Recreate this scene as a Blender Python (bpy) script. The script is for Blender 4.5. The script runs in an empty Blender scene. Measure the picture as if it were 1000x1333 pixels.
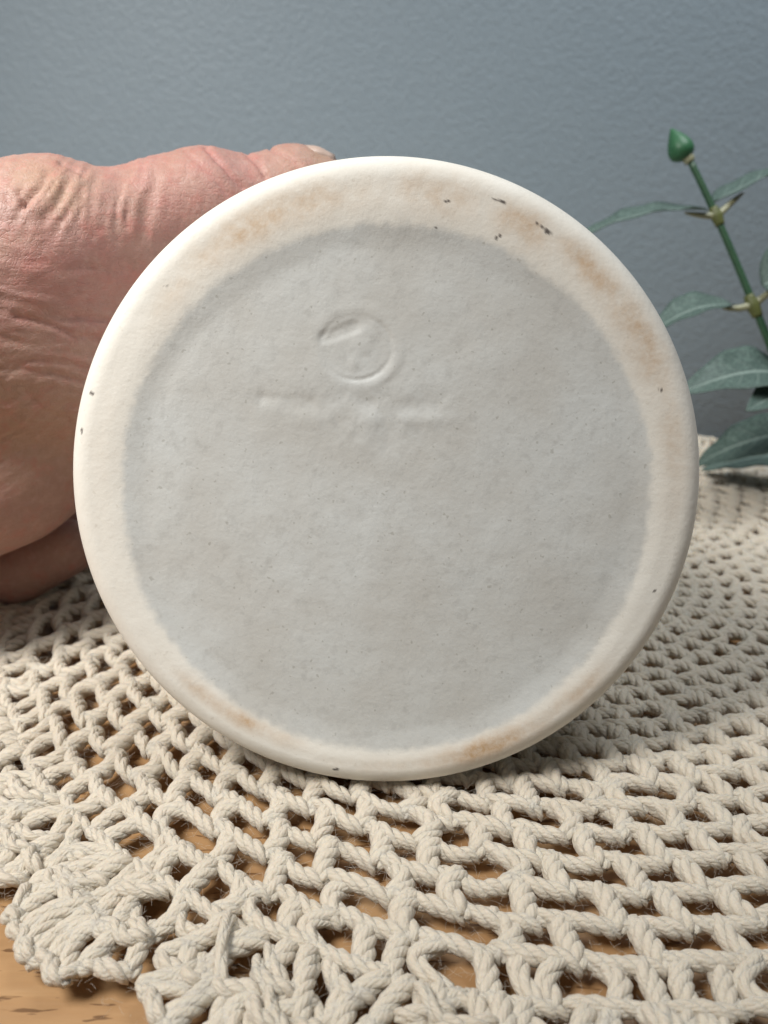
import bpy, math, random
import numpy as np
from mathutils import Vector

random.seed(7)
rng = np.random.default_rng(11)
S = 0.01                                    # everything below is written in centimetres

# ------------------------------------------------------------------ camera, world, lamps, exposure
PITCH = math.radians(21.0)
CAMH = 9.55                                 # lens height above the table top
scene = bpy.context.scene
cam_d = bpy.data.cameras.new('camera')
cam = bpy.data.objects.new('camera', cam_d)
scene.collection.objects.link(cam)
cam.location = (0, 0, CAMH * S)
cam.rotation_euler = (math.pi / 2 - PITCH, 0, 0)
cam_d.sensor_fit = 'HORIZONTAL'
cam_d.sensor_width = 36.0
cam_d.lens = 36.0
cam_d.clip_start = 0.002
cam_d.clip_end = 50
cam_d.dof.use_dof = True
cam_d.dof.focus_distance = 0.121
cam_d.dof.aperture_fstop = 29
scene.camera = cam

world = bpy.data.worlds.new('World')
scene.world = world
world.use_nodes = True
bg = world.node_tree.nodes['Background']
bg.inputs[0].default_value = (0.86, 0.93, 1.0, 1)
bg.inputs[1].default_value = 0.08


def area(name, loc, target, size, power, color, spread=180.0):
    l = bpy.data.lights.new(name, 'AREA')
    l.shape = 'RECTANGLE'
    l.size, l.size_y = size[0] * S, size[1] * S
    l.energy = power
    l.color = color
    l.spread = math.radians(spread)
    o = bpy.data.objects.new(name, l)
    scene.collection.objects.link(o)
    o.location = Vector(loc) * S
    d = Vector(target) - Vector(loc)
    o.rotation_euler = d.to_track_quat('-Z', 'Y').to_euler()
    return o


area('window_light', (-23, -1, 39), (-12.5, 16, 8), (14, 14), 0.66, (1.0, 0.98, 0.945), 82)
area('fill_above', (22, 16, 62), (22, 33, 6), (26, 22), 0.80, (0.93, 0.97, 1.0), 90)  # added fill lamp, no such source: brightens the wall's right and far doily

vs = scene.view_settings
vs.view_transform = 'Standard'
vs.look = 'None'
vs.exposure = 0.0
vs.gamma = 1.0

CP, SP = math.cos(PITCH), math.sin(PITCH)


def W(px, py, D):
    """point D cm in front of the lens along its axis (photo pixel 1000 x 1333) -> world cm"""
    x = (px - 500.0) / 1000.0 * D
    y = (666.5 - py) / 1000.0 * D
    return np.array([x, D * CP + y * SP, CAMH - D * SP + y * CP])


def project(v):
    z = v[:, 2] - CAMH
    D = v[:, 1] * CP - z * SP
    y = v[:, 1] * SP + z * CP
    return 500 + 1000 * v[:, 0] / D, 666.5 - 1000 * y / D, D


# ------------------------------------------------------------------ helpers
def sstep(a, b, x):
    t = np.clip((x - a) / (b - a), 0, 1)
    return t * t * (3 - 2 * t)


_tab = {}


def vnoise(x, y, seed=0):
    if seed not in _tab:
        _tab[seed] = np.random.default_rng(seed + 100).random((256, 256))
    T = _tab[seed]
    xi, yi = np.floor(x).astype(int), np.floor(y).astype(int)
    fx, fy = x - xi, y - yi
    fx, fy = fx * fx * (3 - 2 * fx), fy * fy * (3 - 2 * fy)
    a, b = T[xi % 256, yi % 256], T[(xi + 1) % 256, yi % 256]
    c, d = T[xi % 256, (yi + 1) % 256], T[(xi + 1) % 256, (yi + 1) % 256]
    return (a * (1 - fx) + b * fx) * (1 - fy) + (c * (1 - fx) + d * fx) * fy


def fbm(x, y, seed=0, oct=4):
    s, a, t = 0, 0.5, 0
    for i in range(oct):
        s = s + a * vnoise(x * 2 ** i + 13.7 * i, y * 2 ** i + 7.1 * i, seed + i)
        t += a
        a *= 0.5
    return s / t


def link(o, parent=None):
    scene.collection.objects.link(o)
    if parent is not None:
        o.parent = parent
    return o


def mesh_np(name, verts, quads, mat, parent=None, uv=None, smooth=True, attrs=None, tris=None):
    """verts in cm (relative to the parent's origin), quads (n,4)"""
    me = bpy.data.meshes.new(name)
    verts = np.asarray(verts, dtype=np.float32) * S
    quads = np.asarray(quads, dtype=np.int32)
    nq = len(quads)
    nt = 0 if tris is None else len(tris)
    me.vertices.add(len(verts))
    me.vertices.foreach_set('co', verts.ravel())
    loops = quads.ravel()
    starts = np.arange(nq, dtype=np.int32) * 4
    totals = np.full(nq, 4, dtype=np.int32)
    if nt:
        tris = np.asarray(tris, dtype=np.int32)
        starts = np.concatenate([starts, nq * 4 + np.arange(nt, dtype=np.int32) * 3])
        totals = np.concatenate([totals, np.full(nt, 3, dtype=np.int32)])
        loops = np.concatenate([loops, tris.ravel()])
    me.loops.add(len(loops))
    me.loops.foreach_set('vertex_index', loops.astype(np.int32))
    me.polygons.add(nq + nt)
    me.polygons.foreach_set('loop_start', starts.astype(np.int32))
    me.polygons.foreach_set('loop_total', totals.astype(np.int32))
    me.update(calc_edges=True)
    me.validate()
    if smooth:
        me.polygons.foreach_set('use_smooth', np.ones(len(me.polygons), dtype=bool))
    if uv is not None:
        lay = me.uv_layers.new(name='UVMap')
        lay.data.foreach_set('uv', np.asarray(uv, dtype=np.float32)[loops].ravel())
    for k, v in (attrs or {}).items():
        v = np.asarray(v, dtype=np.float32)
        if v.ndim == 1:
            a = me.attributes.new(k, 'FLOAT', 'POINT')
            a.data.foreach_set('value', v)
        else:
            a = me.attributes.new(k, 'FLOAT_COLOR', 'POINT')
            a.data.foreach_set('color', np.concatenate([v, np.ones((len(v), 1), np.float32)], 1).ravel())
    me.materials.append(mat)
    return link(bpy.data.objects.new(name, me), parent)


def empty(name, loc_cm):
    o = bpy.data.objects.new(name, None)
    o.location = Vector([float(c) for c in loc_cm]) * S
    o.empty_display_size = 0.01
    return link(o)


def tag(o, label, cat):
    o['label'] = label
    o['category'] = cat
    return o


class NT:
    def __init__(self, name):
        self.m = bpy.data.materials.new(name)
        self.m.use_nodes = True
        self.t = self.m.node_tree
        self.b = self.t.nodes['Principled BSDF']

    def n(self, typ, **kw):
        nd = self.t.nodes.new(typ)
        for k, v in kw.items():
            if isinstance(k, str) and hasattr(nd, k):
                setattr(nd, k, v)
        return nd

    def l(self, a, b):
        self.t.links.new(a, b)

    def coords(self, scale, kind='Object', rot=(0, 0, 0)):
        tc = self.n('ShaderNodeTexCoord')
        mp = self.n('ShaderNodeMapping')
        mp.inputs['Scale'].default_value = scale
        mp.inputs['Rotation'].default_value = rot
        self.l(tc.outputs[kind], mp.inputs['Vector'])
        return mp.outputs[0]

    def noise(self, vec, scale, detail=4, rough=0.55, dist=0.0):
        nd = self.n('ShaderNodeTexNoise')
        nd.inputs['Scale'].default_value = scale
        nd.inputs['Detail'].default_value = detail
        nd.inputs['Roughness'].default_value = rough
        nd.inputs['Distortion'].default_value = dist
        self.l(vec, nd.inputs['Vector'])
        return nd.outputs[0]

    def ramp(self, fac, stops):
        r = self.n('ShaderNodeValToRGB')
        e = r.color_ramp.elements
        while len(e) < len(stops):
            e.new(0.5)
        for el, (p, c) in zip(e, stops):
            el.position = p
            el.color = (c, c, c, 1) if isinstance(c, (int, float)) else (*c, 1)
        self.l(fac, r.inputs[0])
        return r.outputs[0]

    def mix(self, fac, a, b, blend='MIX'):
        m = self.n('ShaderNodeMix', data_type='RGBA', blend_type=blend)
        for sock, v in ((m.inputs['Factor'], fac), (m.inputs[6], a), (m.inputs[7], b)):
            if isinstance(v, (int, float)):
                sock.default_value = v
            elif isinstance(v, tuple):
                sock.default_value = (*v, 1)
            else:
                self.l(v, sock)
        return m.outputs[2]

    def math(self, op, a, b=0.0):
        m = self.n('ShaderNodeMath', operation=op)
        for sock, v in ((m.inputs[0], a), (m.inputs[1], b)):
            if isinstance(v, (int, float)):
                sock.default_value = v
            else:
                self.l(v, sock)
        return m.outputs[0]

    def bump(self, h, dist, strength=1.0, normal=None):
        b = self.n('ShaderNodeBump')
        b.inputs['Strength'].default_value = strength
        b.inputs['Distance'].default_value = dist
        self.l(h, b.inputs['Height'])
        if normal is not None:
            self.l(normal, b.inputs['Normal'])
        return b.outputs[0]

    def attr(self, name, col=False):
        a = self.n('ShaderNodeAttribute')
        a.attribute_name = name
        return a.outputs['Color' if col else 'Fac']

    def done(self, color=None, rough=None, normal=None, spec=None, **kw):
        if color is not None:
            if isinstance(color, tuple):
                self.b.inputs['Base Color'].default_value = (*color, 1)
            else:
                self.l(color, self.b.inputs['Base Color'])
        if rough is not None:
            if isinstance(rough, (int, float)):
                self.b.inputs['Roughness'].default_value = rough
            else:
                self.l(rough, self.b.inputs['Roughness'])
        if normal is not None:
            self.l(normal, self.b.inputs['Normal'])
        if spec is not None:
            self.b.inputs['Specular IOR Level'].default_value = spec
        for k, v in kw.items():
            self.b.inputs[k.replace('_', ' ')].default_value = v
        return self.m


CM = (100, 100, 100)

# ------------------------------------------------------------------ materials
m = NT('blue_grey_wall_paint')
v = m.coords(CM)
big = m.noise(v, 0.12, 2)
orange = m.noise(v, 4.6, 3, 0.62, 0.15)
fine = m.noise(v, 7.5, 2, 0.6)
peel = m.ramp(orange, [(0.34, 0.0), (0.52, 0.45), (0.72, 1.0)])
n1 = m.bump(peel, 0.00030, 0.5)
n2 = m.bump(fine, 0.00016, 0.6, n1)
col = m.mix(big, (0.272, 0.335, 0.38), (0.312, 0.375, 0.42))
col = m.mix(m.ramp(orange, [(0.35, 0.0), (0.8, 0.25)]), col, (0.35, 0.41, 0.445))
M_wall = m.done(col, 0.5, n2, 0.35)

m = NT('beech_wood')
v = m.coords((100 * 0.12, 100 * 1.0, 100 * 1.0), rot=(0, 0, 0.10))
g1 = m.noise(v, 1.6, 6, 0.6, 0.6)
g2 = m.noise(v, 9.0, 3, 0.6)
col = m.ramp(g1, [(0.3, (0.34, 0.19, 0.085)), (0.55, (0.47, 0.285, 0.135)), (0.75, (0.56, 0.365, 0.19))])
v2 = m.coords((100 * 1.3, 100 * 6.5, 100 * 6.5), rot=(0, 0, 0.16))
fl = m.noise(v2, 1.5, 2, 0.5)
fleck = m.ramp(fl, [(0.625, 0.0), (0.665, 1.0)])
col = m.mix(m.math('MULTIPLY', g2, 0.55), col, (0.36, 0.19, 0.08))
col = m.mix(m.math('MULTIPLY', fleck, 0.8), col, (0.12, 0.055, 0.02))
M_wood = m.done(col, 0.42, m.bump(g2, 0.0001, 0.4), 0.4)

m = NT('stoneware_base')
v = m.coords(CM)
glaze = m.attr('glaze')
stain = m.attr('stain')
speck = m.attr('speck')
nz = m.noise(v, 2.2, 5, 0.6)
nf = m.noise(v, 14, 3, 0.6)
biscuit = m.mix(nz, (0.76, 0.725, 0.65), (0.83, 0.805, 0.74))
glz = m.mix(m.ramp(m.noise(v, 0.55, 3), [(0.35, 0.0), (0.65, 1.0)]), (0.55, 0.542, 0.508), (0.605, 0.615, 0.595))
mott = m.ramp(m.noise(v, 5.5, 4, 0.65), [(0.32, 1.0), (0.47, 0.0)])
glz = m.mix(m.math('MULTIPLY', mott, 0.32), glz, (0.40, 0.395, 0.37))
dots = m.ramp(m.noise(v, 11.0, 1, 0.5), [(0.70, 0.0), (0.77, 1.0)])
glz = m.mix(m.math('MULTIPLY', dots, 0.45), glz, (0.30, 0.29, 0.25))
biscuit = m.mix(m.math('MULTIPLY', dots, 0.22), biscuit, (0.45, 0.40, 0.32))
col = m.mix(glaze, biscuit, glz)
sfac = m.math('MULTIPLY', stain, m.ramp(m.noise(v, 4.5, 6, 0.75), [(0.30, 0.30), (0.66, 1.0)]))
col = m.mix(sfac, col, (0.52, 0.33, 0.17))
col = m.mix(speck, col, (0.05, 0.035, 0.03))
n1 = m.bump(nz, 0.00025, 0.5)
n2 = m.bump(nf, 0.00007, 0.6, n1)
M_base = m.done(col, 0.62, n2, 0.3)

m = NT('matte_white_glaze')
v = m.coords(CM)
col = m.mix(m.noise(v, 1.1, 4), (0.66, 0.655, 0.62), (0.74, 0.735, 0.70))
M_body = m.done(col, 0.45, m.bump(m.noise(v, 9, 3), 0.00008, 0.6), 0.4)

m = NT('vase_inside')
M_dark = m.done((0.5, 0.48, 0.44), 0.6)

m = NT('ecru_cotton_yarn')
uvv = m.coords((1, 1, 1), 'UV')
sp_ = m.n('ShaderNodeSeparateXYZ')
m.l(uvv, sp_.inputs[0])
ph = m.math('ADD', m.math('MULTIPLY', sp_.outputs[0], 7.0), m.math('MULTIPLY', sp_.outputs[1], 6.0))
ph = m.math('ADD', ph, m.math('MULTIPLY', m.noise(m.coords(CM), 5.0, 2), 2.2))
ply = m.math('ABSOLUTE', m.math('SINE', m.math('MULTIPLY', ph, 3.14159)))
v = m.coords(CM)
fib = m.noise(v, 30.0, 3, 0.7)
hgt = m.math('ADD', m.math('MULTIPLY', ply, 0.7), m.math('MULTIPLY', fib, 1.8))
col = m.mix(m.noise(v, 1.3, 3), (0.62, 0.54, 0.43), (0.725, 0.65, 0.54))
col = m.mix(m.math('MULTIPLY', m.noise(v, 14, 2), 0.35), col, (0.47, 0.40, 0.305))
M_yarn = m.done(col, 0.55, m.bump(hgt, 0.00015, 0.75), 0.4, Sheen_Weight=0.25, Sheen_Roughness=0.5)
M_yarn.node_tree.nodes['Principled BSDF'].inputs['Subsurface Weight'].default_value = 0.25
M_yarn.node_tree.nodes['Principled BSDF'].inputs['Subsurface Radius'].default_value = (1.0, 0.7, 0.45)
M_yarn.node_tree.nodes['Principled BSDF'].inputs['Subsurface Scale'].default_value = 0.0012

m = NT('skin')
v = m.coords(CM)
pink = m.attr('pink')
tan = m.attr('tan')
blot = m.noise(v, 0.8, 4, 0.6)
col = m.mix(blot, (0.36, 0.200, 0.163), (0.45, 0.275, 0.230))
col = m.mix(pink, col, (0.46, 0.220, 0.190))
col = m.mix(tan, col, (0.46, 0.30, 0.19))
col = m.mix(m.ramp(m.noise(v, 6, 4, 0.7), [(0.45, 0.0), (0.75, 0.40)]), col, (0.58, 0.385, 0.325))
col = m.mix(m.ramp(m.noise(v, 2.4, 4, 0.7), [(0.50, 0.0), (0.72, 0.55)]), col, (0.50, 0.18, 0.15))
vor = m.n('ShaderNodeTexVoronoi', feature='DISTANCE_TO_EDGE')
vor.inputs['Scale'].default_value = 9.0
wrp = m.n('ShaderNodeVectorMath', operation='ADD')
wn = m.n('ShaderNodeTexNoise')
wn.inputs['Scale'].default_value = 2.0
m.l(v, wn.inputs['Vector'])
m.l(v, wrp.inputs[0])
m.l(wn.outputs[1], wrp.inputs[1])
m.l(wrp.outputs[0], vor.inputs['Vector'])
cells = m.ramp(vor.outputs[0], [(0.0, 0.0), (0.12, 1.0)])
n1 = m.bump(cells, 0.00010, 0.45)
stretch = m.noise(m.coords((100 * 1.5, 100 * 1.5, 100 * 5)), 2.2, 5, 0.65)
n2 = m.bump(stretch, 0.0004, 0.5, n1)
n3 = m.bump(m.noise(v, 18, 3, 0.6), 0.00012, 0.5, n2)
M_skin = m.done(col, m.ramp(m.noise(v, 4, 3), [(0.3, 0.40), (0.7, 0.58)]), n3, 0.45,
                Subsurface_Weight=0.2, Subsurface_Scale=0.002)
M_skin.node_tree.nodes['Principled BSDF'].inputs['Subsurface Radius'].default_value = (1.0, 0.35, 0.2)

m = NT('thumb_nail')
M_nail = m.done((0.55, 0.40, 0.325), 0.35)

m = NT('stem_green_plastic')
v = m.coords(CM)
M_stem = m.done(m.mix(m.noise(v, 3, 3), (0.020, 0.065, 0.030), (0.040, 0.105, 0.048)), 0.42, m.bump(m.noise(v, 12, 2), 0.0001, 0.5))
m = NT('bud_green_plastic')
v = m.coords(CM)
M_bud = m.done(m.mix(m.noise(v, 2.5, 3), (0.028, 0.12, 0.052), (0.05, 0.17, 0.075)), 0.45, m.bump(m.noise(v, 5, 3), 0.0002, 0.6))
m = NT('joint_olive_plastic')
v = m.coords(CM)
M_joint = m.done(m.mix(m.noise(v, 4, 3), (0.07, 0.085, 0.02), (0.16, 0.17, 0.06)), 0.4)
m = NT('petiole_plastic')
v = m.coords(CM)
M_pet = m.done(m.mix(m.noise(v, 2, 2), (0.24, 0.23, 0.10), (0.42, 0.42, 0.30)), 0.4)

m = NT('printed_fabric_leaf')
uvo = m.coords((1, 1, 1), 'UV')
sep = m.n('ShaderNodeSeparateXYZ')
m.l(uvo, sep.inputs[0])
ux, uy = sep.outputs[0], sep.outputs[1]              # along, across (-1..1)
ay = m.math('ABSOLUTE', uy)
mid = m.ramp(ay, [(0.03, 1.0), (0.075, 0.0)])
ph = m.math('SUBTRACT', m.math('MULTIPLY', ux, 7.0), m.math('MULTIPLY', ay, 1.5))
fr = m.math('ABSOLUTE', m.math('SUBTRACT', m.math('FRACT', ph), 0.5))
side = m.ramp(fr, [(0.0, 1.0), (0.045, 0.0)])
side = m.math('MULTIPLY', side, m.ramp(ay, [(0.5, 1.0), (0.9, 0.0)]))
net = m.n('ShaderNodeTexVoronoi', feature='DISTANCE_TO_EDGE')
net.inputs['Scale'].default_value = 9
m.l(m.coords((2.4, 1, 1), 'UV'), net.inputs['Vector'])
netl = m.ramp(net.outputs[0], [(0.0, 0.50), (0.09, 0.0)])
base = m.mix(m.noise(uvo, 4, 4), (0.042, 0.070, 0.059), (0.088, 0.130, 0.112))
col = m.mix(netl, base, (0.22, 0.32, 0.27))
vn = m.math('MULTIPLY', m.math('MAXIMUM', mid, side), 0.48)
col = m.mix(vn, col, (0.46, 0.56, 0.50))
M_leaf = m.done(col, 0.55, m.bump(m.math('MAXIMUM', mid, side), 0.0003, 0.6), 0.35)

# ------------------------------------------------------------------ setting: wall and table
WALLY = 34.0


def box(name, x0, x1, y0, y1, z0, z1, mat):
    vv = [(x, y, z) for x in (x0, x1) for y in (y0, y1) for z in (z0, z1)]
    q = [(0, 1, 3, 2), (4, 6, 7, 5), (0, 4, 5, 1), (2, 3, 7, 6), (0, 2, 6, 4), (1, 5, 7, 3)]
    return mesh_np(name, vv, q, mat, smooth=False)


o = box('wall', -90, 90, WALLY, WALLY + 6, -60, 90, M_wall)
o['kind'] = 'structure'
o = box('table_top', -70, 70, -14, WALLY - 0.4, -2.2, 0.0, M_wood)
o['kind'] = 'structure'

# ------------------------------------------------------------------ vase, its base turned to the lens
TILT = math.radians(14.0)
VC = W(503, 632, 12.3)
VN = np.array([0, -math.cos(TILT), math.sin(TILT)])
VU = np.array([1.0, 0, 0])
VV = np.array([0, math.sin(TILT), math.cos(TILT)])
VR = 5.14
vase = empty('vase', VC)
tag(vase, 'cream stoneware vase held on its side, stained unglazed foot ring and grey base facing out', 'vase')


def vase_local(x, y, h):
    return x[..., None] * VU + y[..., None] * VV + h[..., None] * VN


PXC = 81.4
GO = np.array([0.0, -0.20])                # the recess sits a little off centre
RG = 4.25


def stain_at(x, y, r):
    th = np.degrees(np.arctan2(y, x))
    s = np.zeros_like(x)
    for a, da, rc, dr, amt in ((112, 21, 4.52, 0.20, 0.62), (137, 9, 4.45, 0.16, 0.30), (80, 10, 4.55, 0.24, 0.42),
                               (62, 8, 4.52, 0.20, 0.55), (47, 10, 4.62, 0.17, 0.62), (30, 12, 4.62, 0.20, 0.62),
                               (8, 14, 4.62, 0.15, 0.34), (-68, 14, 4.72, 0.14, 0.75), (-48, 9, 4.70, 0.14, 0.40),
                               (-122, 7, 4.60, 0.10, 0.70), (-131, 6, 4.62, 0.09, 0.55), (-112, 6, 4.58, 0.10, 0.35),
                               (-90, 14, 4.72, 0.12, 0.22), (170, 25, 4.6, 0.2, 0.08)):
        d = (th - a + 180) % 360 - 180
        s = np.maximum(s, amt * np.exp(-(d / da) ** 2 * 1.2) * np.exp(-((r - rc) / (1.35 * dr)) ** 2))
    return 1.45 * s * (0.4 + 1.0 * fbm(x * 2.6 + 40, y * 2.6 + 40, 5))


def seg_dist(x, y, p, q):
    px, py = p
    dx, dy = q[0] - px, q[1] - py
    t = np.clip(((x - px) * dx + (y - py) * dy) / (dx * dx + dy * dy + 1e-9), 0, 1)
    return np.hypot(x - px - t * dx, y - py - t * dy)


def on_base(px, py):
    """where the line of sight through a photo pixel meets the base, in base coordinates"""
    o_ = np.array([0, 0, CAMH])
    d = W(px, py, 1.0) - o_
    t = ((VC - o_) @ VN) / (d @ VN)
    p = o_ + d * t - VC
    return float(p @ VU), float(p @ VV)


SPECKS = [((642, 259), (655, 263), 3.2), ((700, 291), (706, 296), 3.4), ((711, 300), (716, 303), 3.0), ((572, 265), (584, 261), 1.8),
          ((213, 371), (216, 372), 2.4), ((117, 510), (121, 512), 2.4), ((566, 296), (568, 297), 2.0), ((645, 310), (652, 306), 1.1),
          ((858, 508), (866, 507), 1.2), ((852, 770), (858, 768), 1.8), ((436, 1003), (439, 1001), 1.8), ((104, 560), (106, 562), 1.4)]


def relief(x, y):
    h = np.zeros_like(x)
    cx, cy = -0.49, 1.98
    sx_, sy_ = on_base(463, 452)
    x, y = x - (sx_ - cx), y - (sy_ - cy)
    dx, dy = (x - cx), (y - cy) * 1.12
    r = np.hypot(dx, dy)
    a = np.degrees(np.arctan2(dy, dx))

    def arc(a0, da):
        d = (a - a0 + 180) % 360 - 180
        return np.exp(-(d / da) ** 2)
    h -= 0.026 * (1 - sstep(0.42, 0.62, r))
    h -= 0.030 * np.exp(-((r - 0.56) / 0.045) ** 2) * (0.10 + 0.9 * arc(-70, 50) + 0.8 * arc(25, 30) + 0.6 * arc(150, 22))
    h += 0.026 * np.exp(-((r - 0.70) / 0.08) ** 2) * (arc(-40, 45) + 0.4 * arc(100, 40))
    h += 0.030 * np.exp(-(((dx + 0.02) / 0.10) ** 2 + ((dy + 0.26) / 0.14) ** 2))
    h += 0.016 * (1 - sstep(0.05, 0.26, seg_dist(dx, dy, (0.08, 0.05), (0.20, 0.26))))
    h -= 0.030 * (1 - sstep(0.03, 0.16, seg_dist(dx, dy, (-0.48, 0.18), (-0.02, 0.36))))
    # worn line of stamped lettering
    t = fbm(x * 3.1 + 9, y * 2.2 + 3, 21, 3)
    b = np.exp(-((y - 1.12 + 0.05 * np.sin(x * 2)) / 0.17) ** 2) * sstep(-2.1, -1.3, x) * (1 - sstep(0.8, 1.35, x))
    h -= 0.034 * b * sstep(0.18, 0.72, t)
    h += 0.022 * np.exp(-((y - 0.86) / 0.14) ** 2) * sstep(-2.0, -1.0, x) * (1 - sstep(0.9, 1.35, x)) * 1.1 * sstep(0.2, 0.75, t)
    h -= 0.036 * np.exp(-(((x + 1.98) / 0.09) ** 2 + ((y - 1.21) / 0.12) ** 2))
    h -= 0.020 * np.exp(-((y - 1.2) / 0.07) ** 2) * sstep(-2.1, -1.9, x) * (1 - sstep(-1.6, -1.1, x)) * t
    h += 0.010 * np.exp(-(((x + 1.82) / 0.14) ** 2 + ((y - 1.02) / 0.1) ** 2))
    h += 0.05 * (t - 0.5) * np.exp(-((y - 0.55) / 0.4) ** 2) * np.exp(-((x + 0.1) / 1.1) ** 2)
    h *= 0.52
    h += 0.030 * (fbm(x * 0.7 + 5, y * 0.7 + 5, 31, 3) - 0.5) + 0.006 * (fbm(x * 4 + 5, y * 4 + 5, 35, 3) - 0.5)
    return h


def base_grid(rhos, nth, name):
    th = np.linspace(0, 2 * np.pi, nth, endpoint=False)
    R, T = np.meshgrid(rhos, th, indexing='ij')
    k = 1 - sstep(RG, 4.95, R)
    x = R * np.cos(T) + GO[0] * k
    y = R * np.sin(T) + GO[1] * k
    wob = 0.02 * (fbm(np.cos(T) * 3 + 20, np.sin(T) * 3 + 20, 3, 3) - 0.5)
    h = -0.075 * (1 - sstep(3.85, 4.55, R + wob))
    edge = np.clip((R - 4.74) / (VR - 4.74), 0, 1)
    h -= 0.42 * (1 - np.sqrt(np.clip(1 - edge ** 2.2, 0, 1)))
    f = 1 - sstep(3.7, 4.1, R)
    h += relief(x, y) * f + 0.022 * (1 - f) * (fbm(x * 1.1 + 15, y * 1.1 + 15, 41, 3) - 0.5) * (1 - edge)
    rr = np.hypot(x, y)
    gl = 1 - sstep(RG - 0.085, RG + 0.085, R + 0.06 * (fbm(np.cos(T) * 3 + 20, np.sin(T) * 3 + 20, 51, 3) - 0.5) + 0.12 * (fbm(x * 9 + 20, y * 9 + 20, 52, 3) - 0.5))
    st = stain_at(x, y, rr) * (1 - gl)
    sp = np.zeros_like(x)
    warp = 0.075 * (fbm(x * 14 + 60, y * 14 + 60, 61, 3) - 0.5)
    for p, q, w in SPECKS:
        a, b = on_base(*p), on_base(*q)
        d = seg_dist(x, y, a, b) + warp
        sp = np.maximum(sp, 1 - sstep(w / PXC * 0.25, w / PXC * 0.78, d))
    sp *= 0.9
    V = vase_local(x, y, h)
    nr = len(rhos)
    idx = np.arange(nr * nth).reshape(nr, nth)
    a, b = idx[:-1], idx[1:]
    q = np.stack([a, b, np.roll(b, -1, 1), np.roll(a, -1, 1)], -1).reshape(-1, 4)
    return mesh_np(name, V.reshape(-1, 3), q, M_base, vase,
                   attrs={'glaze': gl.ravel(), 'stain': st.ravel(), 'speck': sp.ravel()})


base_grid(np.concatenate([[0.004], np.linspace(0.04, RG, 236)]), 660, 'recessed_base')
o = base_grid(np.concatenate([np.linspace(RG, 4.74, 40), np.linspace(4.74, VR - 0.03, 24)[1:], VR - np.array([0.02, 0.012, 0.006, 0.002, 0.0])]), 660, 'foot_ring')
o['label'] = 'unglazed cream foot ring with rusty brown stains'

prof = [(VR, -0.42), (VR + 0.0, -0.55), (VR - 0.01, -0.8), (4.97, -1.4), (4.88, -2.4), (4.74, -3.4), (4.50, -4.5), (4.15, -5.6),
        (3.70, -6.7), (3.2, -7.7), (2.75, -8.6), (2.45, -9.4), (2.3, -10.2), (2.32, -10.9), (2.5, -11.5), (2.62, -11.8),
        (2.6, -11.95), (2.5, -12.0), (2.38, -11.9), (2.2, -11.4), (2.02, -10.6), (2.05, -9.6), (2.5, -8.4), (3.4, -6.7),
        (4.2, -4.6), (4.55, -2.6), (4.5, -1.2), (3.5, -0.9), (0.01, -0.85)]
th = np.linspace(0, 2 * np.pi, 128, endpoint=False)
pr = np.array(prof)
V = vase_local(pr[:, :1] * np.cos(th), pr[:, :1] * np.sin(th), np.repeat(pr[:, 1:], 128, 1))
idx = np.arange(len(prof) * 128).reshape(len(prof), 128)
a, b = idx[:-1], idx[1:]
q = np.stack([a, b, np.roll(b, -1, 1), np.roll(a, -1, 1)], -1).reshape(-1, 4)
mesh_np('body', V.reshape(-1, 3), q, M_body, vase)

# ------------------------------------------------------------------ crocheted doily
DC = np.array([3.62, 19.8])
doily = empty('crochet_doily', (DC[0], DC[1], 0))
tag(doily, 'round cream crochet cotton doily with open mesh and scalloped edge on the wooden table', 'doily')


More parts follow.
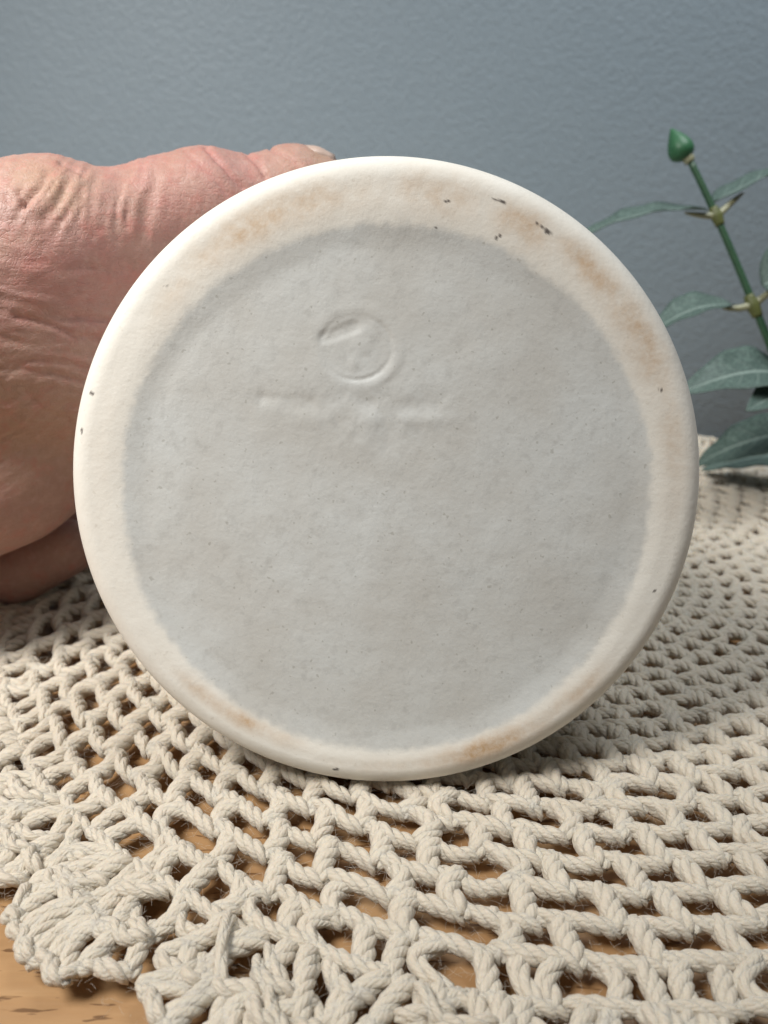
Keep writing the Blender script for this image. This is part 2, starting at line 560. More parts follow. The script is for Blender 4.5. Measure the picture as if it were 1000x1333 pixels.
class Yarn:
    def __init__(self):
        self.v, self.q, self.uv, self.n = [], [], [], 0

    def tube(self, P, r, B, nside=7, u0=0.0):
        """tube round the polyline P, B a rough binormal"""
        n = len(P)
        T = np.gradient(P, axis=0)
        T /= np.linalg.norm(T, axis=1)[:, None] + 1e-9
        N = np.cross(B, T)
        N /= np.linalg.norm(N, axis=1)[:, None] + 1e-9
        B2 = np.cross(T, N)
        a = np.arange(nside + 1) * 2 * np.pi / nside
        r = np.broadcast_to(np.asarray(r, float), (n,))
        ring = P[:, None] + r[:, None, None] * (np.cos(a)[None, :, None] * N[:, None] + np.sin(a)[None, :, None] * B2[:, None])
        L = np.concatenate([[0], np.cumsum(np.linalg.norm(np.diff(P, axis=0), axis=1))])
        uv = np.stack([np.broadcast_to(L[:, None] + u0, (n, nside + 1)), np.broadcast_to(a[None] / (2 * np.pi), (n, nside + 1))], -1)
        idx = self.n + np.arange(n * (nside + 1)).reshape(n, nside + 1)
        q = np.stack([idx[:-1, :-1], idx[:-1, 1:], idx[1:, 1:], idx[1:, :-1]], -1).reshape(-1, 4)
        self.v.append(ring.reshape(-1, 3))
        self.uv.append(uv.reshape(-1, 2))
        self.q.append(q)
        self.n += n * (nside + 1)

    def rope(self, P, B, hr, sr, ns, turns, phase, flat=1.0, nside=7, taper=0.35):
        n = len(P)
        T = np.gradient(P, axis=0)
        T /= np.linalg.norm(T, axis=1)[:, None] + 1e-9
        Bn = np.broadcast_to(B, P.shape)
        N = np.cross(Bn, T)
        N /= np.linalg.norm(N, axis=1)[:, None] + 1e-9
        t = np.linspace(0, 1, n)
        tp = 1 - taper * (np.abs(2 * t - 1) ** 4)
        for k in range(ns):
            ph = phase + 2 * np.pi * k / ns + turns * 2 * np.pi * t
            hh = hr * tp * (1 + 0.12 * rng.standard_normal())
            Q = P + (hh * np.cos(ph))[:, None] * N * flat + (hh * np.sin(ph))[:, None] * Bn
            self.tube(Q, sr * tp * np.sqrt(1 - 0.97 * np.abs(2 * t - 1) ** 14) * (1 + 0.08 * rng.standard_normal()), B, nside, rng.random() * 9)

    def build(self, name):
        o = mesh_np(name, np.concatenate(self.v), np.concatenate(self.q), M_yarn, doily, uv=np.concatenate(self.uv))
        return o


def relax(x, y):
    """gentle lie of the cloth on the table"""
    X, Y = x + DC[0], y + DC[1]
    z = 0.06 + 0.16 * fbm(X * 0.28 + 30, Y * 0.28 + 30, 71, 2)
    r = np.hypot(x, y)
    z = z + 0.10 * sstep(12.5, 15, r) * fbm(X * 0.6 + 50, Y * 0.6 + 50, 75, 2)
    z = z + 0.55 * np.exp(-(((X - 13.2) / 1.6) ** 2 + ((Y - 31.2) / 1.0) ** 2))
    return z


def pol(r, a, z):
    r, a, z = np.broadcast_arrays(np.asarray(r, float), np.asarray(a, float), np.asarray(z, float))
    x, y = r * np.cos(a), r * np.sin(a)
    return np.stack([x, y, z + relax(x, y)], -1)


def vis(a, r):
    """within what could be seen from about here"""
    return True


def bar(Y, r, a0, a1, skew=0.1, sag=0.05, thick=1.0, turns=None, z=0.16, seg=28):
    t = np.linspace(-0.10, 1.10, seg)
    w = abs(a1 - a0) * r
    j = rng.standard_normal(4)
    rr = r - skew * 0.5 + skew * t + (sag + 0.02 * j[0]) * np.sin(np.pi * t) + 0.02 * np.sin(2 * np.pi * t) * j[3]
    zz = z + 0.025 * j[1] * np.sin(np.pi * t) + 0.055 * (1 - (2 * t - 1) ** 6) + 0.015 * j[2]
    P = pol(rr, a0 + (a1 - a0) * t, zz)
    am = 0.5 * (a0 + a1)
    B = np.array([math.cos(am), math.sin(am), 0])
    Y.rope(P, B, 0.062 * thick, 0.080 * thick, 3, (turns or w / 0.52) * (1 + 0.1 * j[0]), rng.random() * 6.28, nside=8, taper=0.2)


def post(Y, r0, r1, a0, a1, thick=1.0, hook=True, z=0.14, seg=22):
    j = rng.standard_normal(4)
    if hook:
        ks = np.array([[-0.08, 0.04], [-0.08, 0.12], [-0.01, 0.20], [0.12, 0.20]])
        mid = np.array([[0.45 * (r1 - r0) + 0.09, 0.19], [r1 - r0 - 0.06, 0.20], [r1 - r0 + 0.10, 0.13]])
        K = np.concatenate([ks, mid])
    else:
        K = np.array([[-0.05, 0.08], [0.1, 0.17], [0.5 * (r1 - r0), 0.20], [r1 - r0 - 0.05, 0.19], [r1 - r0 + 0.1, 0.12]])
    L = np.concatenate([[0], np.cumsum(np.linalg.norm(np.diff(K, axis=0), axis=1))])
    s = np.linspace(0, L[-1], seg)
    # smooth the polyline a little
    rr = np.interp(s, L, K[:, 0])
    zz = np.interp(s, L, K[:, 1])
    for _ in range(2):
        rr[1:-1] = 0.25 * rr[:-2] + 0.5 * rr[1:-1] + 0.25 * rr[2:]
        zz[1:-1] = 0.25 * zz[:-2] + 0.5 * zz[1:-1] + 0.25 * zz[2:]
    t = np.clip(rr / (r1 - r0), 0, 1)
    P = pol(r0 + rr, a0 + (a1 - a0) * t + 0.012 * j[0] * np.sin(np.pi * t), zz + z - 0.14 + 0.015 * j[1])
    am = 0.5 * (a0 + a1)
    B = np.array([-math.sin(am), math.cos(am), 0])
    Y.rope(P, B, 0.100 * thick, 0.094 * thick, 4, 1.25 * L[-1] * (1 + 0.12 * j[2]), rng.random() * 6.28, flat=0.75, nside=7, taper=0.25)


NC = 72
RP = 0.545
# middle rosette and close inner rounds
r = 0.35
prev = 0.05
while r < 5.0:
    Y = Yarn()
    n = max(7, int(2 * math.pi * r / 0.62))
    for j in range(n):
        a = 2 * math.pi * (j + 0.5 * (int(r / RP) % 2)) / n
        post(Y, prev, r, a, a, 0.95, hook=False)
        bar(Y, r, a, a + 2 * math.pi / n, 0.03, 0.0, 0.9, seg=12)
    Y.build('inner_round')
    prev = r
    r += RP * 0.92
# open mesh rounds
k = 0
rk = prev + RP * 0.95
da = 2 * math.pi / NC
off = 0.0
while rk < 12.9:
    Y = Yarn()
    n = NC if rk > 6.9 else 54
    da = 2 * math.pi / n
    off = -0.5 * da * (k % 2) - 0.04 * da * k
    for j in range(n):
        ja, jb = 0.05 * rng.standard_normal(), 0.05 * rng.standard_normal()
        a = off + j * da
        th_ = 1.0 if rk > 7.5 else 0.92
        post(Y, prev, rk, a - 0.08 * da + ja * da, a + 0.08 * da + ja * da, th_)
        bar(Y, rk, a + 0.06 * da, a + da + 0.02 * da, 0.13, 0.03 + 0.03 * rng.standard_normal(), th_)
    Y.build('mesh_round')
    prev = rk
    rk += RP * (0.96 + 0.08 * min(1, max(0, (rk - 6) / 5)))
    k += 1
# solid round, shells and the scalloped edge
Y = Yarn()
n = 150
for j in range(n):
    a = 2 * math.pi * j / n
    jr = 0.05 * rng.standard_normal()
    post(Y, prev + 0.05, prev + 0.62 + jr, a, a + 0.01 + 0.01 * rng.standard_normal(), 0.88)
    if j % 2 == 0:
        bar(Y, prev + 0.64 + jr, a, a + 4 * math.pi / n, 0.05, 0.02, 0.9, seg=14)
Y.build('solid_round')
r0 = prev + 0.72
nsc = 34
Y = Yarn()
for s in range(nsc):
    ac = 2 * math.pi * (s + 0.35) / nsc
    wsc = 2 * math.pi / nsc
    rows = ((8, 0.0, 0.85, 0.66, 0.90, 0.25), (11, 0.80, 1.62, 0.72, 0.92, 1.9))
    for ri, (nf, l0, l1, w0, w1, fall) in enumerate(rows):
        tips = []
        for i in range(nf):
            f = (i / (nf - 1) - 0.5)
            jl = 0.06 * rng.standard_normal()
            La = l0 - (0.5 * fall if ri else 0) * abs(f) ** 2.2
            Lb_ = l1 - fall * abs(f) ** 2.2 + jl
            a0 = ac + f * wsc * w0 + 0.006 * rng.standard_normal()
            a1 = ac + f * wsc * w1 + 0.008 * rng.standard_normal()
            post(Y, r0 + La, r0 + max(Lb_, La + 0.35), a0, a1, 0.80 + 0.08 * rng.random(), hook=True, z=0.12 + 0.08 * rng.random(), seg=18)
            tips.append((r0 + Lb_, a1))
        for (ra, aa), (rb_, ab) in zip(tips[:-1], tips[1:]):
            bar(Y, 0.5 * (ra + rb_) + 0.05, aa, ab, rb_ - ra + 0.05 * rng.standard_normal(), 0.05, 0.86 + 0.1 * rng.random(), seg=14, z=0.18 + 0.05 * rng.random())
    # loops lying across the shell, and the knot in each valley
    for i in range(6):
        f = rng.uniform(-0.4, 0.25)
        rr_ = r0 + rng.uniform(0.25, 1.05)
        bar(Y, rr_, ac + f * wsc, ac + (f + rng.uniform(0.14, 0.24)) * wsc, 0.25 * rng.standard_normal(), 0.06, 0.8, seg=16, z=0.25 + 0.05 * rng.random())
    bar(Y, r0 + 0.25, ac + 0.42 * wsc, ac + 0.60 * wsc, 0.05, 0.12, 1.0, seg=12, z=0.15)
Y.build('scalloped_edge')

# stray cotton fibres standing off the yarn
NF = 22000
fa = rng.uniform(math.radians(170), math.radians(345), NF)
P0 = pol(rng.uniform(6.5, 15.0, NF), fa, 0.23 + 0.06 * rng.random(NF))
fd = rng.standard_normal((NF, 3))
fd[:, 2] = np.abs(fd[:, 2]) * 0.5
fd /= np.linalg.norm(fd, axis=1)[:, None]
fb = rng.standard_normal((NF, 3)) * 0.3
fl_ = rng.uniform(0.06, 0.22, (NF, 1, 1))
tt = np.linspace(0, 1, 4)[None, :, None]
C = P0[:, None] + fd[:, None] * fl_ * tt + fb[:, None] * fl_ * tt ** 2
sd = np.cross(fd, rng.standard_normal((NF, 3)))
sd /= np.linalg.norm(sd, axis=1)[:, None]
s2 = np.cross(fd, sd)
tri = np.stack([sd, -0.5 * sd + 0.87 * s2, -0.5 * sd - 0.87 * s2], 1) * 0.0017
FV = (C[:, :, None] + tri[:, None]).reshape(-1, 3)
cell = np.array([(s_ * 3 + e, s_ * 3 + (e + 1) % 3, s_ * 3 + 3 + (e + 1) % 3, s_ * 3 + 3 + e) for s_ in range(3) for e in range(3)])
FQ = (cell[None] + 12 * np.arange(NF)[:, None, None]).reshape(-1, 4)
fz = mesh_np('loose_fibres', FV, FQ, M_yarn, doily, uv=np.zeros((len(FV), 2)))
fz['kind'] = 'stuff'

# ------------------------------------------------------------------ the hand: one continuous surface grown from a distance field
CH = []                                       # (p, q, rp, rq, blend)


def limb(pts, k=0.5):
    for (a, ra), (b, rb) in zip(pts[:-1], pts[1:]):
        CH.append((np.array(a, float), np.array(b, float), ra, rb, k))


# thumb over the top of the vase
limb([(W(-70, 409, 15.2), 2.01), (W(62, 321, 15.0), 1.39), (W(85, 315, 15.0), 1.36)], 0.8)
limb([(W(75, 315, 15.0), 1.36), (W(150, 311, 15.2), 1.12), (W(215, 284, 15.5), 1.07), (W(272, 271, 15.7), 1.10), (W(322, 269, 15.9), 0.94)], 0.35)
limb([(W(322, 269, 15.9), 0.92), (W(352, 264, 16.0), 0.89), (W(385, 252, 16.1), 0.94), (W(415, 249, 16.2), 0.74)], 0.22)
# web, ball of the thumb, palm
limb([(W(40, 360, 15.2), 1.5), (W(70, 460, 16.3), 1.70), (W(62, 535, 17.8), 1.70)], 1.2)
limb([(W(-60, 440, 16.0), 2.4), (W(-20, 535, 17.6), 2.1)], 1.2)
limb([(W(112, 556, 17.4), 1.25), (W(0, 602, 16.9), 1.74), (W(-120, 640, 16.2), 2.1)], 0.6)
limb([(W(60, 470, 17.5), 1.7), (W(70, 530, 24.5), 1.5)], 1.2)
limb([(W(-70, 480, 17.5), 2.2), (W(-20, 550, 23.5), 1.7)], 1.2)
# fingers folded in below, against the side of the vase
for D, x0, y0, x1, y1, x2, y2, x3, y3, rr in ((19.5, -80, 630, -60, 728, 20, 742, 88, 712, 0.95), (21.0, -20, 620, -15, 690, 62, 704, 130, 686, 0.95),
                                              (22.4, 20, 580, 25, 658, 85, 680, 160, 668, 0.90), (24.0, 60, 560, 65, 625, 110, 650, 175, 645, 0.80)):
    limb([(W(x0, y0, D), rr * 1.12), (W(x1, y1, D), rr * 1.02)], 0.45)
    limb([(W(x1, y1, D), rr * 1.02), (W(x2, y2, D + 0.1), rr * 0.93), (W(x3, y3, D + 0.2), rr * 0.78)], 0.12)
# wrist and forearm leaving to the left
limb([(W(-60, 480, 17.2), 2.7), (W(-260, 520, 16.5), 2.6), (W(-480, 560, 15.5), 2.75)], 1.2)
limb([(W(-480, 560, 15.5), 2.75), (np.array([-30.0, 9.0, 5.6]), 3.6)], 1.0)

h = 0.115
lo = np.min([np.minimum(c[0] - c[2], c[1] - c[3]) for c in CH], 0) - 0.6
hi = np.max([np.maximum(c[0] + c[2], c[1] + c[3]) for c in CH], 0) + 0.6
dims = np.ceil((hi - lo) / h).astype(int) + 1
F = np.full(dims, 3.0, dtype=np.float32)
for p, q, rp, rq, kb in CH:
    mg = 1.6
    a = np.maximum(np.floor((np.minimum(p - rp, q - rq) - mg - lo) / h).astype(int), 0)
    b = np.minimum(np.ceil((np.maximum(p + rp, q + rq) + mg - lo) / h).astype(int) + 1, dims)
    gx = lo[0] + h * np.arange(a[0], b[0])[:, None, None]
    gy = lo[1] + h * np.arange(a[1], b[1])[None, :, None]
    gz = lo[2] + h * np.arange(a[2], b[2])[None, None, :]
    d = q - p
    L2 = d @ d
    t = np.clip(((gx - p[0]) * d[0] + (gy - p[1]) * d[1] + (gz - p[2]) * d[2]) / L2, 0, 1)
    ds = np.sqrt((gx - p[0] - t * d[0]) ** 2 + (gy - p[1] - t * d[1]) ** 2 + (gz - p[2] - t * d[2]) ** 2) - (rp + (rq - rp) * t)
    sl = F[a[0]:b[0], a[1]:b[1], a[2]:b[2]]
    hh = np.clip(0.5 + 0.5 * (sl - ds) / kb, 0, 1)
    F[a[0]:b[0], a[1]:b[1], a[2]:b[2]] = sl * (1 - hh) + ds * hh - kb * hh * (1 - hh)

# the flesh gives way where it presses on the vase and never enters the table cloth
gx = lo[0] + h * np.arange(dims[0])[:, None, None]
gy = lo[1] + h * np.arange(dims[1])[None, :, None]
gz = lo[2] + h * np.arange(dims[2])[None, None, :]
sa = -((gx - VC[0]) * VN[0] + (gy - VC[1]) * VN[1] + (gz - VC[2]) * VN[2])
lx = (gx - VC[0]) * VU[0] + (gy - VC[1]) * VU[1] + (gz - VC[2]) * VU[2]
ly = (gx - VC[0]) * VV[0] + (gy - VC[1]) * VV[1] + (gz - VC[2]) * VV[2]
rad = np.interp(sa, -pr[:17, 1], pr[:17, 0])
inside = rad + 0.015 - np.sqrt(lx * lx + ly * ly)           # > 0 in the vase
F = np.maximum(F, np.where((sa > -0.2) & (sa < 12), inside, -3))
F = np.maximum(F, 0.36 - gz)


def surface_nets(F):
    s = F < 0
    nx, ny, nz = F.shape
    cs = [(i, j, k) for i in (0, 1) for j in (0, 1) for k in (0, 1)]
    corner = lambda A, c: A[c[0]:nx - 1 + c[0], c[1]:ny - 1 + c[1], c[2]:nz - 1 + c[2]]
    cnt = sum(corner(s, c).astype(np.int8) for c in cs)
    act = (cnt > 0) & (cnt < 8)
    I = np.argwhere(act)
    vid = np.full(act.shape, -1, dtype=np.int64)
    vid[act] = np.arange(len(I))
    acc = np.zeros((len(I), 3))
    num = np.zeros(len(I))
    for c1 in cs:
        for ax in range(3):
            if c1[ax] == 0:
                c2 = list(c1)
                c2[ax] = 1
                f1 = F[I[:, 0] + c1[0], I[:, 1] + c1[1], I[:, 2] + c1[2]]
                f2 = F[I[:, 0] + c2[0], I[:, 1] + c2[1], I[:, 2] + c2[2]]
                x = (f1 < 0) != (f2 < 0)
                t = np.where(x, f1 / np.where(x, f1 - f2, 1), 0)
                p = np.tile(np.array(c1, float), (len(I), 1))
                p[:, ax] = t
                acc[x] += p[x]
                num[x] += 1
    V = I + acc / num[:, None]
    Q = []
    for ax in range(3):
        o1, o2 = [(1, 2), (2, 0), (0, 1)][ax]
        A = np.moveaxis(s, (ax, o1, o2), (0, 1, 2))
        Vd = np.moveaxis(vid, (ax, o1, o2), (0, 1, 2))
        e = A[:-1, 1:-1, 1:-1] != A[1:, 1:-1, 1:-1]
        J = np.argwhere(e)
        i, j, k_ = J[:, 0], J[:, 1] + 1, J[:, 2] + 1
        q = np.stack([Vd[i, j - 1, k_ - 1], Vd[i, j, k_ - 1], Vd[i, j, k_], Vd[i, j - 1, k_]], 1)
        fl = ~A[i, j, k_]
        q[fl] = q[fl][:, ::-1]
        Q.append(q[(q >= 0).all(1)])
    return V, np.concatenate(Q)


HV, HQ = surface_nets(F)
HV = lo + HV * h
ei = np.concatenate([HQ[:, [0, 1]], HQ[:, [1, 2]], HQ[:, [2, 3]], HQ[:, [3, 0]]])


def lap(V, it, w):
    for _ in range(it):
        s = np.zeros_like(V)
        n = np.zeros(len(V))
        for c in range(3):
            s[:, c] = np.bincount(ei[:, 0], V[ei[:, 1], c], len(V)) + np.bincount(ei[:, 1], V[ei[:, 0], c], len(V))
        n = np.bincount(ei[:, 0], minlength=len(V)) + np.bincount(ei[:, 1], minlength=len(V))
        V = V + w * (s / n[:, None] - V)
    return V


HV = lap(HV, 6, 0.5)


def subdivide(V, Q):
    """one Catmull-like split: edge and face points, then a light smooth"""
    E = np.sort(np.concatenate([Q[:, [0, 1]], Q[:, [1, 2]], Q[:, [2, 3]], Q[:, [3, 0]]]), 1)
    U, inv = np.unique(E, axis=0, return_inverse=True)
    inv = inv.reshape(4, -1)
    nv, ne = len(V), len(U)
    V2 = np.concatenate([V, V[U].mean(1), V[Q].mean(1)])
    fc = nv + ne + np.arange(len(Q))
    e0, e1, e2, e3 = nv + inv
    Q2 = np.concatenate([np.stack([Q[:, 0], e0, fc, e3], 1), np.stack([Q[:, 1], e1, fc, e0], 1),
                         np.stack([Q[:, 2], e2, fc, e1], 1), np.stack([Q[:, 3], e3, fc, e2], 1)])
    return V2, Q2


HV, HQ = subdivide(HV, HQ)
ei = np.concatenate([HQ[:, [0, 1]], HQ[:, [1, 2]], HQ[:, [2, 3]], HQ[:, [3, 0]]])
HV = lap(HV, 2, 0.5)
fn = np.cross(HV[HQ[:, 2]] - HV[HQ[:, 0]], HV[HQ[:, 3]] - HV[HQ[:, 1]])
HN = np.zeros_like(HV)
for c in range(4):
    for ax in range(3):
        HN[:, ax] += np.bincount(HQ[:, c], fn[:, ax], len(HV))
HN /= np.linalg.norm(HN, axis=1)[:, None] + 1e-12
X, Yp, Dp = project(HV)


def gauss(cx, cy, sx, sy, rot=0.0):
    c, s_ = math.cos(rot), math.sin(rot)
    u = (X - cx) * c + (Yp - cy) * s_
    v_ = -(X - cx) * s_ + (Yp - cy) * c
    return np.exp(-(u / sx) ** 2 - (v_ / sy) ** 2)


def ridged(u, v_, seed):
    return 1 - np.abs(2 * fbm(u, v_, seed, 3) - 1) * 2


disp = np.zeros(len(HV))
wx = 7 * (fbm(X / 40 + 90, Yp / 40 + 90, 81, 2) - 0.5) * 2
# loose skin over the thumb's knuckle: folds running down across the joint
r1 = math.radians(28)
u = X * math.cos(r1) + Yp * math.sin(r1) + wx
v_ = -X * math.sin(r1) + Yp * math.cos(r1)
disp += 0.055 * (ridged(u / 17 + 50, v_ / 75 + 50, 85) - 0.3) * gauss(75, 255, 95, 55)
u = X * math.cos(0.15) + Yp * math.sin(0.15) + wx
disp += 0.048 * (ridged(u / 13 + 70, Yp / 90 + 50, 87) - 0.3) * gauss(170, 270, 70, 75)
# fine lines along the thumb and on the palm
u = Yp - 0.12 * X + wx
disp += 0.036 * (ridged(X / 120 + 20, u / 13 + 40, 89) - 0.3) * gauss(60, 440, 190, 120)
u = Yp + 0.6 * X + wx
disp += 0.032 * (ridged(X / 140 + 20, u / 15 + 140, 91) - 0.3) * gauss(40, 560, 170, 100)
disp += 0.022 * (fbm(X / 22 + 300, Yp / 22 + 300, 93, 3) - 0.5)
CREASE = [([(268, 192), (290, 216), (318, 246)], 3.0, 0.075), ([(240, 196), (275, 226), (298, 256)], 3.5, 0.03),
          ([(322, 200), (334, 212), (348, 232)], 3.0, 0.06), ([(352, 194), (372, 203), (390, 214)], 2.6, 0.06),
          ([(338, 208), (344, 222), (350, 236)], 3.0, 0.05), ([(20, 412), (70, 424), (100, 438), (128, 440)], 4.0, 0.06),
          ([(95, 412), (118, 418), (140, 416)], 3.0, 0.04), ([(26, 250), (32, 266)], 5.0, 0.07), ([(8, 254), (12, 262)], 4.0, 0.05),
          ([(62, 225), (48, 250), (34, 266)], 7.0, 0.05), ([(78, 212), (98, 222), (112, 230)], 3.0, 0.05),
          ([(35, 512), (60, 535), (90, 548)], 5.0, 0.035), ([(0, 600), (40, 580), (90, 545)], 6.0, 0.008), ([(10, 475), (70, 470), (115, 478)], 4, 0.03)]
red = np.zeros(len(HV))
for pts, w_, dep in CREASE:
    d = np.full(len(HV), 1e9)
    for p, q in zip(pts[:-1], pts[1:]):
        d = np.minimum(d, seg_dist(X + wx * 0.5, Yp + wx * 0.4, p, q))
    red = np.maximum(red, min(1, dep * 14) * np.exp(-(d / (1.6 * w_)) ** 2))
    disp -= 0.8 * dep * np.exp(-(d / (0.85 * w_)) ** 2)
    disp += dep * 0.10 * np.exp(-((d - 2.4 * w_) / (1.5 * w_)) ** 2)
front = sstep(-0.1, 0.25, -(HN @ np.array([0, CP, -SP])))
HV = HV + HN * (disp * (0.15 + 0.85 * front))[:, None]
pink = np.clip(0.75 * gauss(95, 350, 120, 60) + 0.55 * gauss(230, 235, 110, 60) + 0.6 * (fbm(X / 30, Yp / 30, 97, 3) - 0.45) + 0.6 * red, 0, 1)
tan = np.clip(0.55 * gauss(70, 245, 80, 38) + 0.5 * gauss(420, 210, 45, 40) + 0.45 * gauss(40, 560, 140, 90) + 0.5 * (fbm(X / 45 + 400, Yp / 45 + 400, 99, 3) - 0.5), 0, 0.8)
HO = np.array([-4.0, 15.0, 0.3])
hand = empty('hand', HO)
tag(hand, 'bare hand gripping the vase from the left, thumb laid over the top', 'hand')
mesh_np('skin', HV - HO, HQ, M_skin, hand, attrs={'pink': pink, 'tan': tan})
# thumb nail, on the far upper side of the tip
nv, nq = [], []
for layer in (0, 1):
    for i in range(11):
        for j in range(11):
            f, g = i / 10, j / 10 - 0.5
            c = W(372, 252, 16.1) * (1 - f) + W(437, 249, 16.25) * f
            rr = 0.945 * (1 - 0.09 * f) - 0.17 * sstep(0.6, 1.1, f) - 0.05 * layer - 0.25 * max(0, abs(g) * 2 - 0.82) 
            ang = math.radians(98) + g * math.radians(92) * (1 - 0.35 * max(0, f - 0.7))
            d = math.cos(ang) * np.array([0, CP * 1.0, -SP]) + math.sin(ang) * np.array([0, SP, CP])
            nv.append(c + d * rr - HO)
for layer in (0, 1):
    for i in range(10):
        for j in range(10):
            a = layer * 121 + i * 11 + j
            qd = (a, a + 1, a + 12, a + 11)
            nq.append(qd if layer == 0 else qd[::-1])
rim = [j for j in range(11)] + [i * 11 + 10 for i in range(1, 11)] + [110 + j for j in range(9, -1, -1)] + [i * 11 for i in range(9, 0, -1)]
for a, b in zip(rim, rim[1:] + rim[:1]):
    nq.append((b, a, a + 121, b + 121))
mesh_np('thumb_nail', np.array(nv), nq, M_nail, hand)

# ------------------------------------------------------------------ artificial leafy sprig
PB = np.array([17.0, 25.0, 0.15])
sprig = empty('artificial_sprig', PB)
tag(sprig, 'green artificial sprig with pointed bud and grey green leaves against the wall', 'plant')


def smooth_path(pts, n=40):
    P = np.array(pts, float)
    L = np.concatenate([[0], np.cumsum(np.linalg.norm(np.diff(P, axis=0), axis=1))])
    t = np.linspace(0, L[-1], n)
    Q = np.stack([np.interp(t, L, P[:, c]) for c in range(3)], 1)
    for _ in range(6):
        Q[1:-1] = 0.25 * Q[:-2] + 0.5 * Q[1:-1] + 0.25 * Q[2:]
    return Q


def tube_part(name, pts, r, mat, parent, n=40, ns=14):
    P = smooth_path(pts, n) if len(pts) < n else np.array(pts)
    T = np.gradient(P, axis=0)
    T /= np.linalg.norm(T, axis=1)[:, None]
    up = np.array([0.1, 1.0, 0.2])
    N = np.cross(up, T)
    N /= np.linalg.norm(N, axis=1)[:, None]
    B = np.cross(T, N)
    a = np.linspace(0, 2 * np.pi, ns, endpoint=False)
    r = np.interp(np.linspace(0, 1, len(P)), np.linspace(0, 1, len(np.atleast_1d(r))), np.atleast_1d(r)) if np.size(r) > 1 else np.full(len(P), float(r))
    V = P[:, None] + r[:, None, None] * (np.cos(a)[None, :, None] * N[:, None] + np.sin(a)[None, :, None] * B[:, None])
    idx = np.arange(len(P) * ns).reshape(len(P), ns)
    q = np.stack([idx[:-1], np.roll(idx[:-1], -1, 1), np.roll(idx[1:], -1, 1), idx[1:]], -1).reshape(-1, 4)
    V = np.concatenate([V.reshape(-1, 3), P[:1], P[-1:]])
    c0, c1 = len(V) - 2, len(V) - 1
    tr = [(c0, idx[0, (i + 1) % ns], idx[0, i]) for i in range(ns)] + [(c1, idx[-1, i], idx[-1, (i + 1) % ns]) for i in range(ns)]
    return mesh_np(name, V - PB, q, mat, parent, tris=tr)


DS = 24.0
stem_pts = [W(897, 206, DS), W(916, 244, DS), W(934, 284, DS), W(958, 340, DS), W(981, 396, DS), W(1004, 452, DS), W(1030, 520, DS), W(1052, 590, 24.6),
            W(1070, 660, 25.5)]
e = stem_pts[-1].copy()
stem_pts += [e * 0.5 + np.array([18.0, 26.0, 0.4]) * 0.5, np.array([19.5, 27.0, 0.2]), np.array([26.0, 29.0, 0.2])]
stem = tube_part('stem', stem_pts, [0.100, 0.112, 0.122, 0.128, 0.135, 0.14], M_stem, sprig, 70)
# bud: a pointed drop on a small collar
A, Bp = W(892, 208, DS), W(876, 168, DS)
ax = Bp - A
Lb = np.linalg.norm(ax)
ax /= Lb
tt = np.linspace(0, 1, 26)
rb = 0.40 * np.sin(np.pi * np.clip(tt, 0, 1) ** 0.62) ** 0.85 * (1 - 0.15 * tt) + 0.012
bend = np.array([-0.06, 0, 0.02])
bp = [A + ax * Lb * t + bend * t * t for t in tt]
tube_part('bud', bp, rb, M_bud, sprig, 20, 20)
tube_part('bud_collar', [W(899, 211, DS), W(896, 206, DS), W(893, 201, DS)], [0.15, 0.19, 0.15], M_pet, sprig, 8)


def leaf(base, tip, wid, up, arch=0.12, cup=0.25, parent=sprig, twist=0.0):
    """broad fabric leaf from base to tip; up = its face normal"""
    base, tip, up = np.array(base, float), np.array(tip, float), np.array(up, float)
    ax = tip - base
    L = np.linalg.norm(ax)
    ax /= L
    up = up - ax * (up @ ax)
    up /= np.linalg.norm(up)
    sd = np.cross(ax, up)
    nu, nv_ = 25, 13
    vv, uv = [], []
    for sgn in (0, 1):
        for i in range(nu):
            t = i / (nu - 1)
            wt = wid * (math.sin(math.pi * t ** 0.72) ** 0.8 * (1 - 0.25 * t) + 0.03)
            tw = twist * t
            s2 = sd * math.cos(tw) + up * math.sin(tw)
            u2 = up * math.cos(tw) - sd * math.sin(tw)
            for j in range(nv_):
                s = j / (nv_ - 1) * 2 - 1
                z = arch * L * math.sin(math.pi * t) + cup * wt * abs(s) ** 1.4 + 0.035 * wid * math.sin(t * 21 + s * 2) * abs(s) - 0.012 * (1 - 2 * sgn) * -1
                vv.append(base + ax * L * t + s2 * wt * s + u2 * z - PB)
                uv.append((t, s))
    n1_ = nu * nv_
    q = []
    for sgn in (0, 1):
        for i in range(nu - 1):
            for j in range(nv_ - 1):
                a = sgn * n1_ + i * nv_ + j
                c = (a, a + nv_, a + nv_ + 1, a + 1)
                q.append(c if sgn == 0 else c[::-1])
    rim = list(range(nv_)) + [i * nv_ + nv_ - 1 for i in range(1, nu)] + [(nu - 1) * nv_ + j for j in range(nv_ - 2, -1, -1)] + [i * nv_ for i in range(nu - 2, 0, -1)]
    for a, b in zip(rim, rim[1:] + rim[:1]):
        q.append((a, b, b + n1_, a + n1_))
    return mesh_np('leaf', vv, q, M_leaf, parent, uv=uv)


Z = np.array([0, 0, 1.0])
toC = np.array([0, -CP, SP])
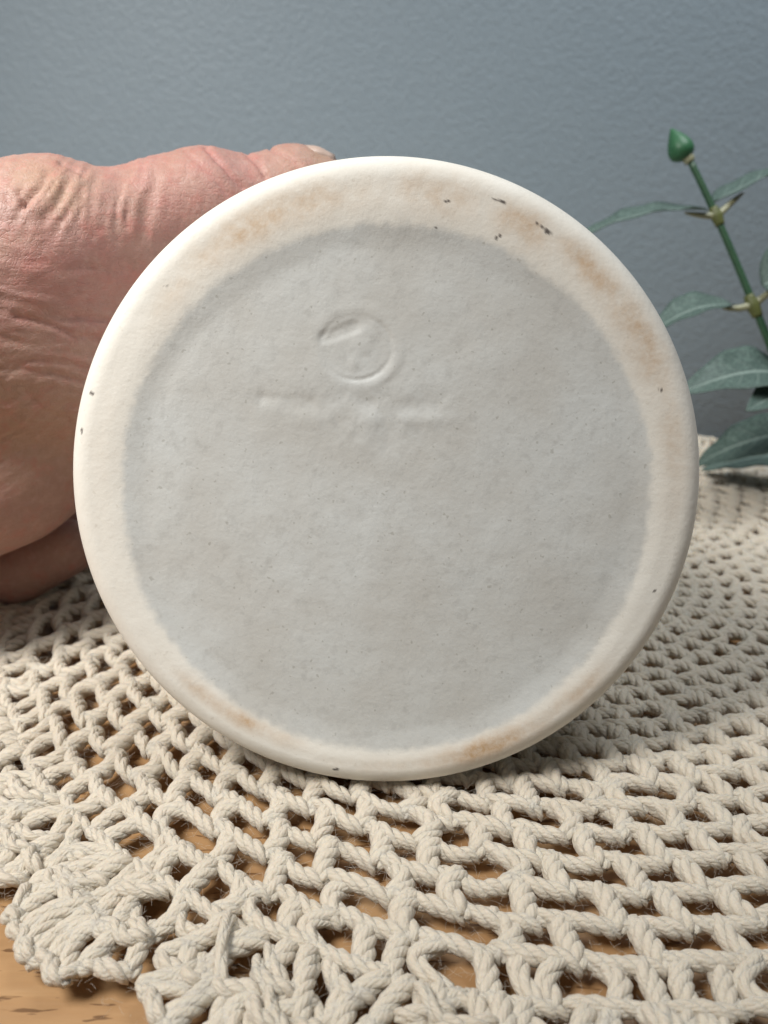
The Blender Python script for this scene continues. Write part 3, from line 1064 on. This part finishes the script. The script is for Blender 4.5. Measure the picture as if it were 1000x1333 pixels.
# node one
tube_part('joint', [W(928, 270, DS), W(933, 281, DS), W(938, 293, DS)], [0.135, 0.185, 0.14], M_joint, sprig, 10)
tube_part('petiole', [W(934, 281, DS), W(918, 281, DS), W(904, 279, 24.0), W(892, 277, 24.0)], [0.12, 0.10, 0.08, 0.03], M_pet, sprig, 14, 10)
tube_part('petiole', [W(934, 281, DS), W(950, 266, DS), W(960, 257, 24.1), W(968, 251, 24.2)], [0.12, 0.10, 0.08, 0.03], M_pet, sprig, 14, 10)
leaf(W(920, 273, 24.1), W(752, 309, 24.0), 0.95, Z * 0.96 + toC * 0.10 + np.array([0.1, 0, 0]), 0.07, 0.15)
leaf(W(928, 264, 24.3), W(1090, 205, 24.6), 1.0, Z * 0.9 + toC * 0.02 - np.array([0.3, 0, 0]), 0.05, 0.15)
# node two
tube_part('joint', [W(974, 384, DS), W(980, 397, DS), W(987, 412, DS)], [0.145, 0.21, 0.15], M_joint, sprig, 10)
tube_part('petiole', [W(980, 397, DS), W(966, 401, DS), W(952, 402, 24.0), W(940, 401, 24.0)], [0.14, 0.11, 0.09, 0.03], M_pet, sprig, 14, 10)
tube_part('petiole', [W(980, 397, DS), W(993, 388, DS), W(1006, 376, 23.9), W(1020, 368, 23.8)], [0.14, 0.11, 0.09, 0.03], M_pet, sprig, 14, 10)
leaf(W(952, 396, 24.0), W(846, 434, 23.4), 0.80, Z * 0.95 + toC * 0.28 + np.array([-0.1, 0, 0]), 0.09, 0.30)
leaf(W(992, 372, 23.8), W(1110, 320, 23.0), 1.1, Z * 0.5 + toC * 0.8, 0.05, 0.2)
# leaves lower on the stem and on the side shoot
tube_part('joint', [W(1024, 505, DS), W(1030, 520, DS), W(1036, 535, DS)], [0.19, 0.30, 0.2], M_joint, sprig, 10)
leaf(W(1030, 488, 24.2), W(885, 512, 23.0), 1.05, Z * 0.80 + toC * 0.62, 0.10, 0.22)
leaf(W(1035, 520, 24.6), W(972, 535, 22.4), 0.8, Z * 0.75 + toC * 0.6, 0.10, 0.25)
leaf(W(1045, 560, 25.5), W(905, 606, 27.5), 1.05, Z * 0.75 + toC * 0.5, 0.08, 0.2)
leaf(W(1060, 588, 27.0), W(912, 612, 29.0), 1.0, Z * 0.9 + toC * 0.25, 0.04, 0.1)
leaf(W(1035, 520, 24.0), W(1180, 470, 24.5), 1.1, Z * 0.8 + toC * 0.5, 0.08, 0.2)
leaf(W(1060, 640, 25.3), W(1190, 640, 24.5), 1.1, Z * 0.9 + toC * 0.4, 0.08, 0.2)
print('tris', sum(len(o.data.loop_triangles) or sum(len(p.vertices) - 2 for p in o.data.polygons) for o in scene.objects if o.type == 'MESH'))
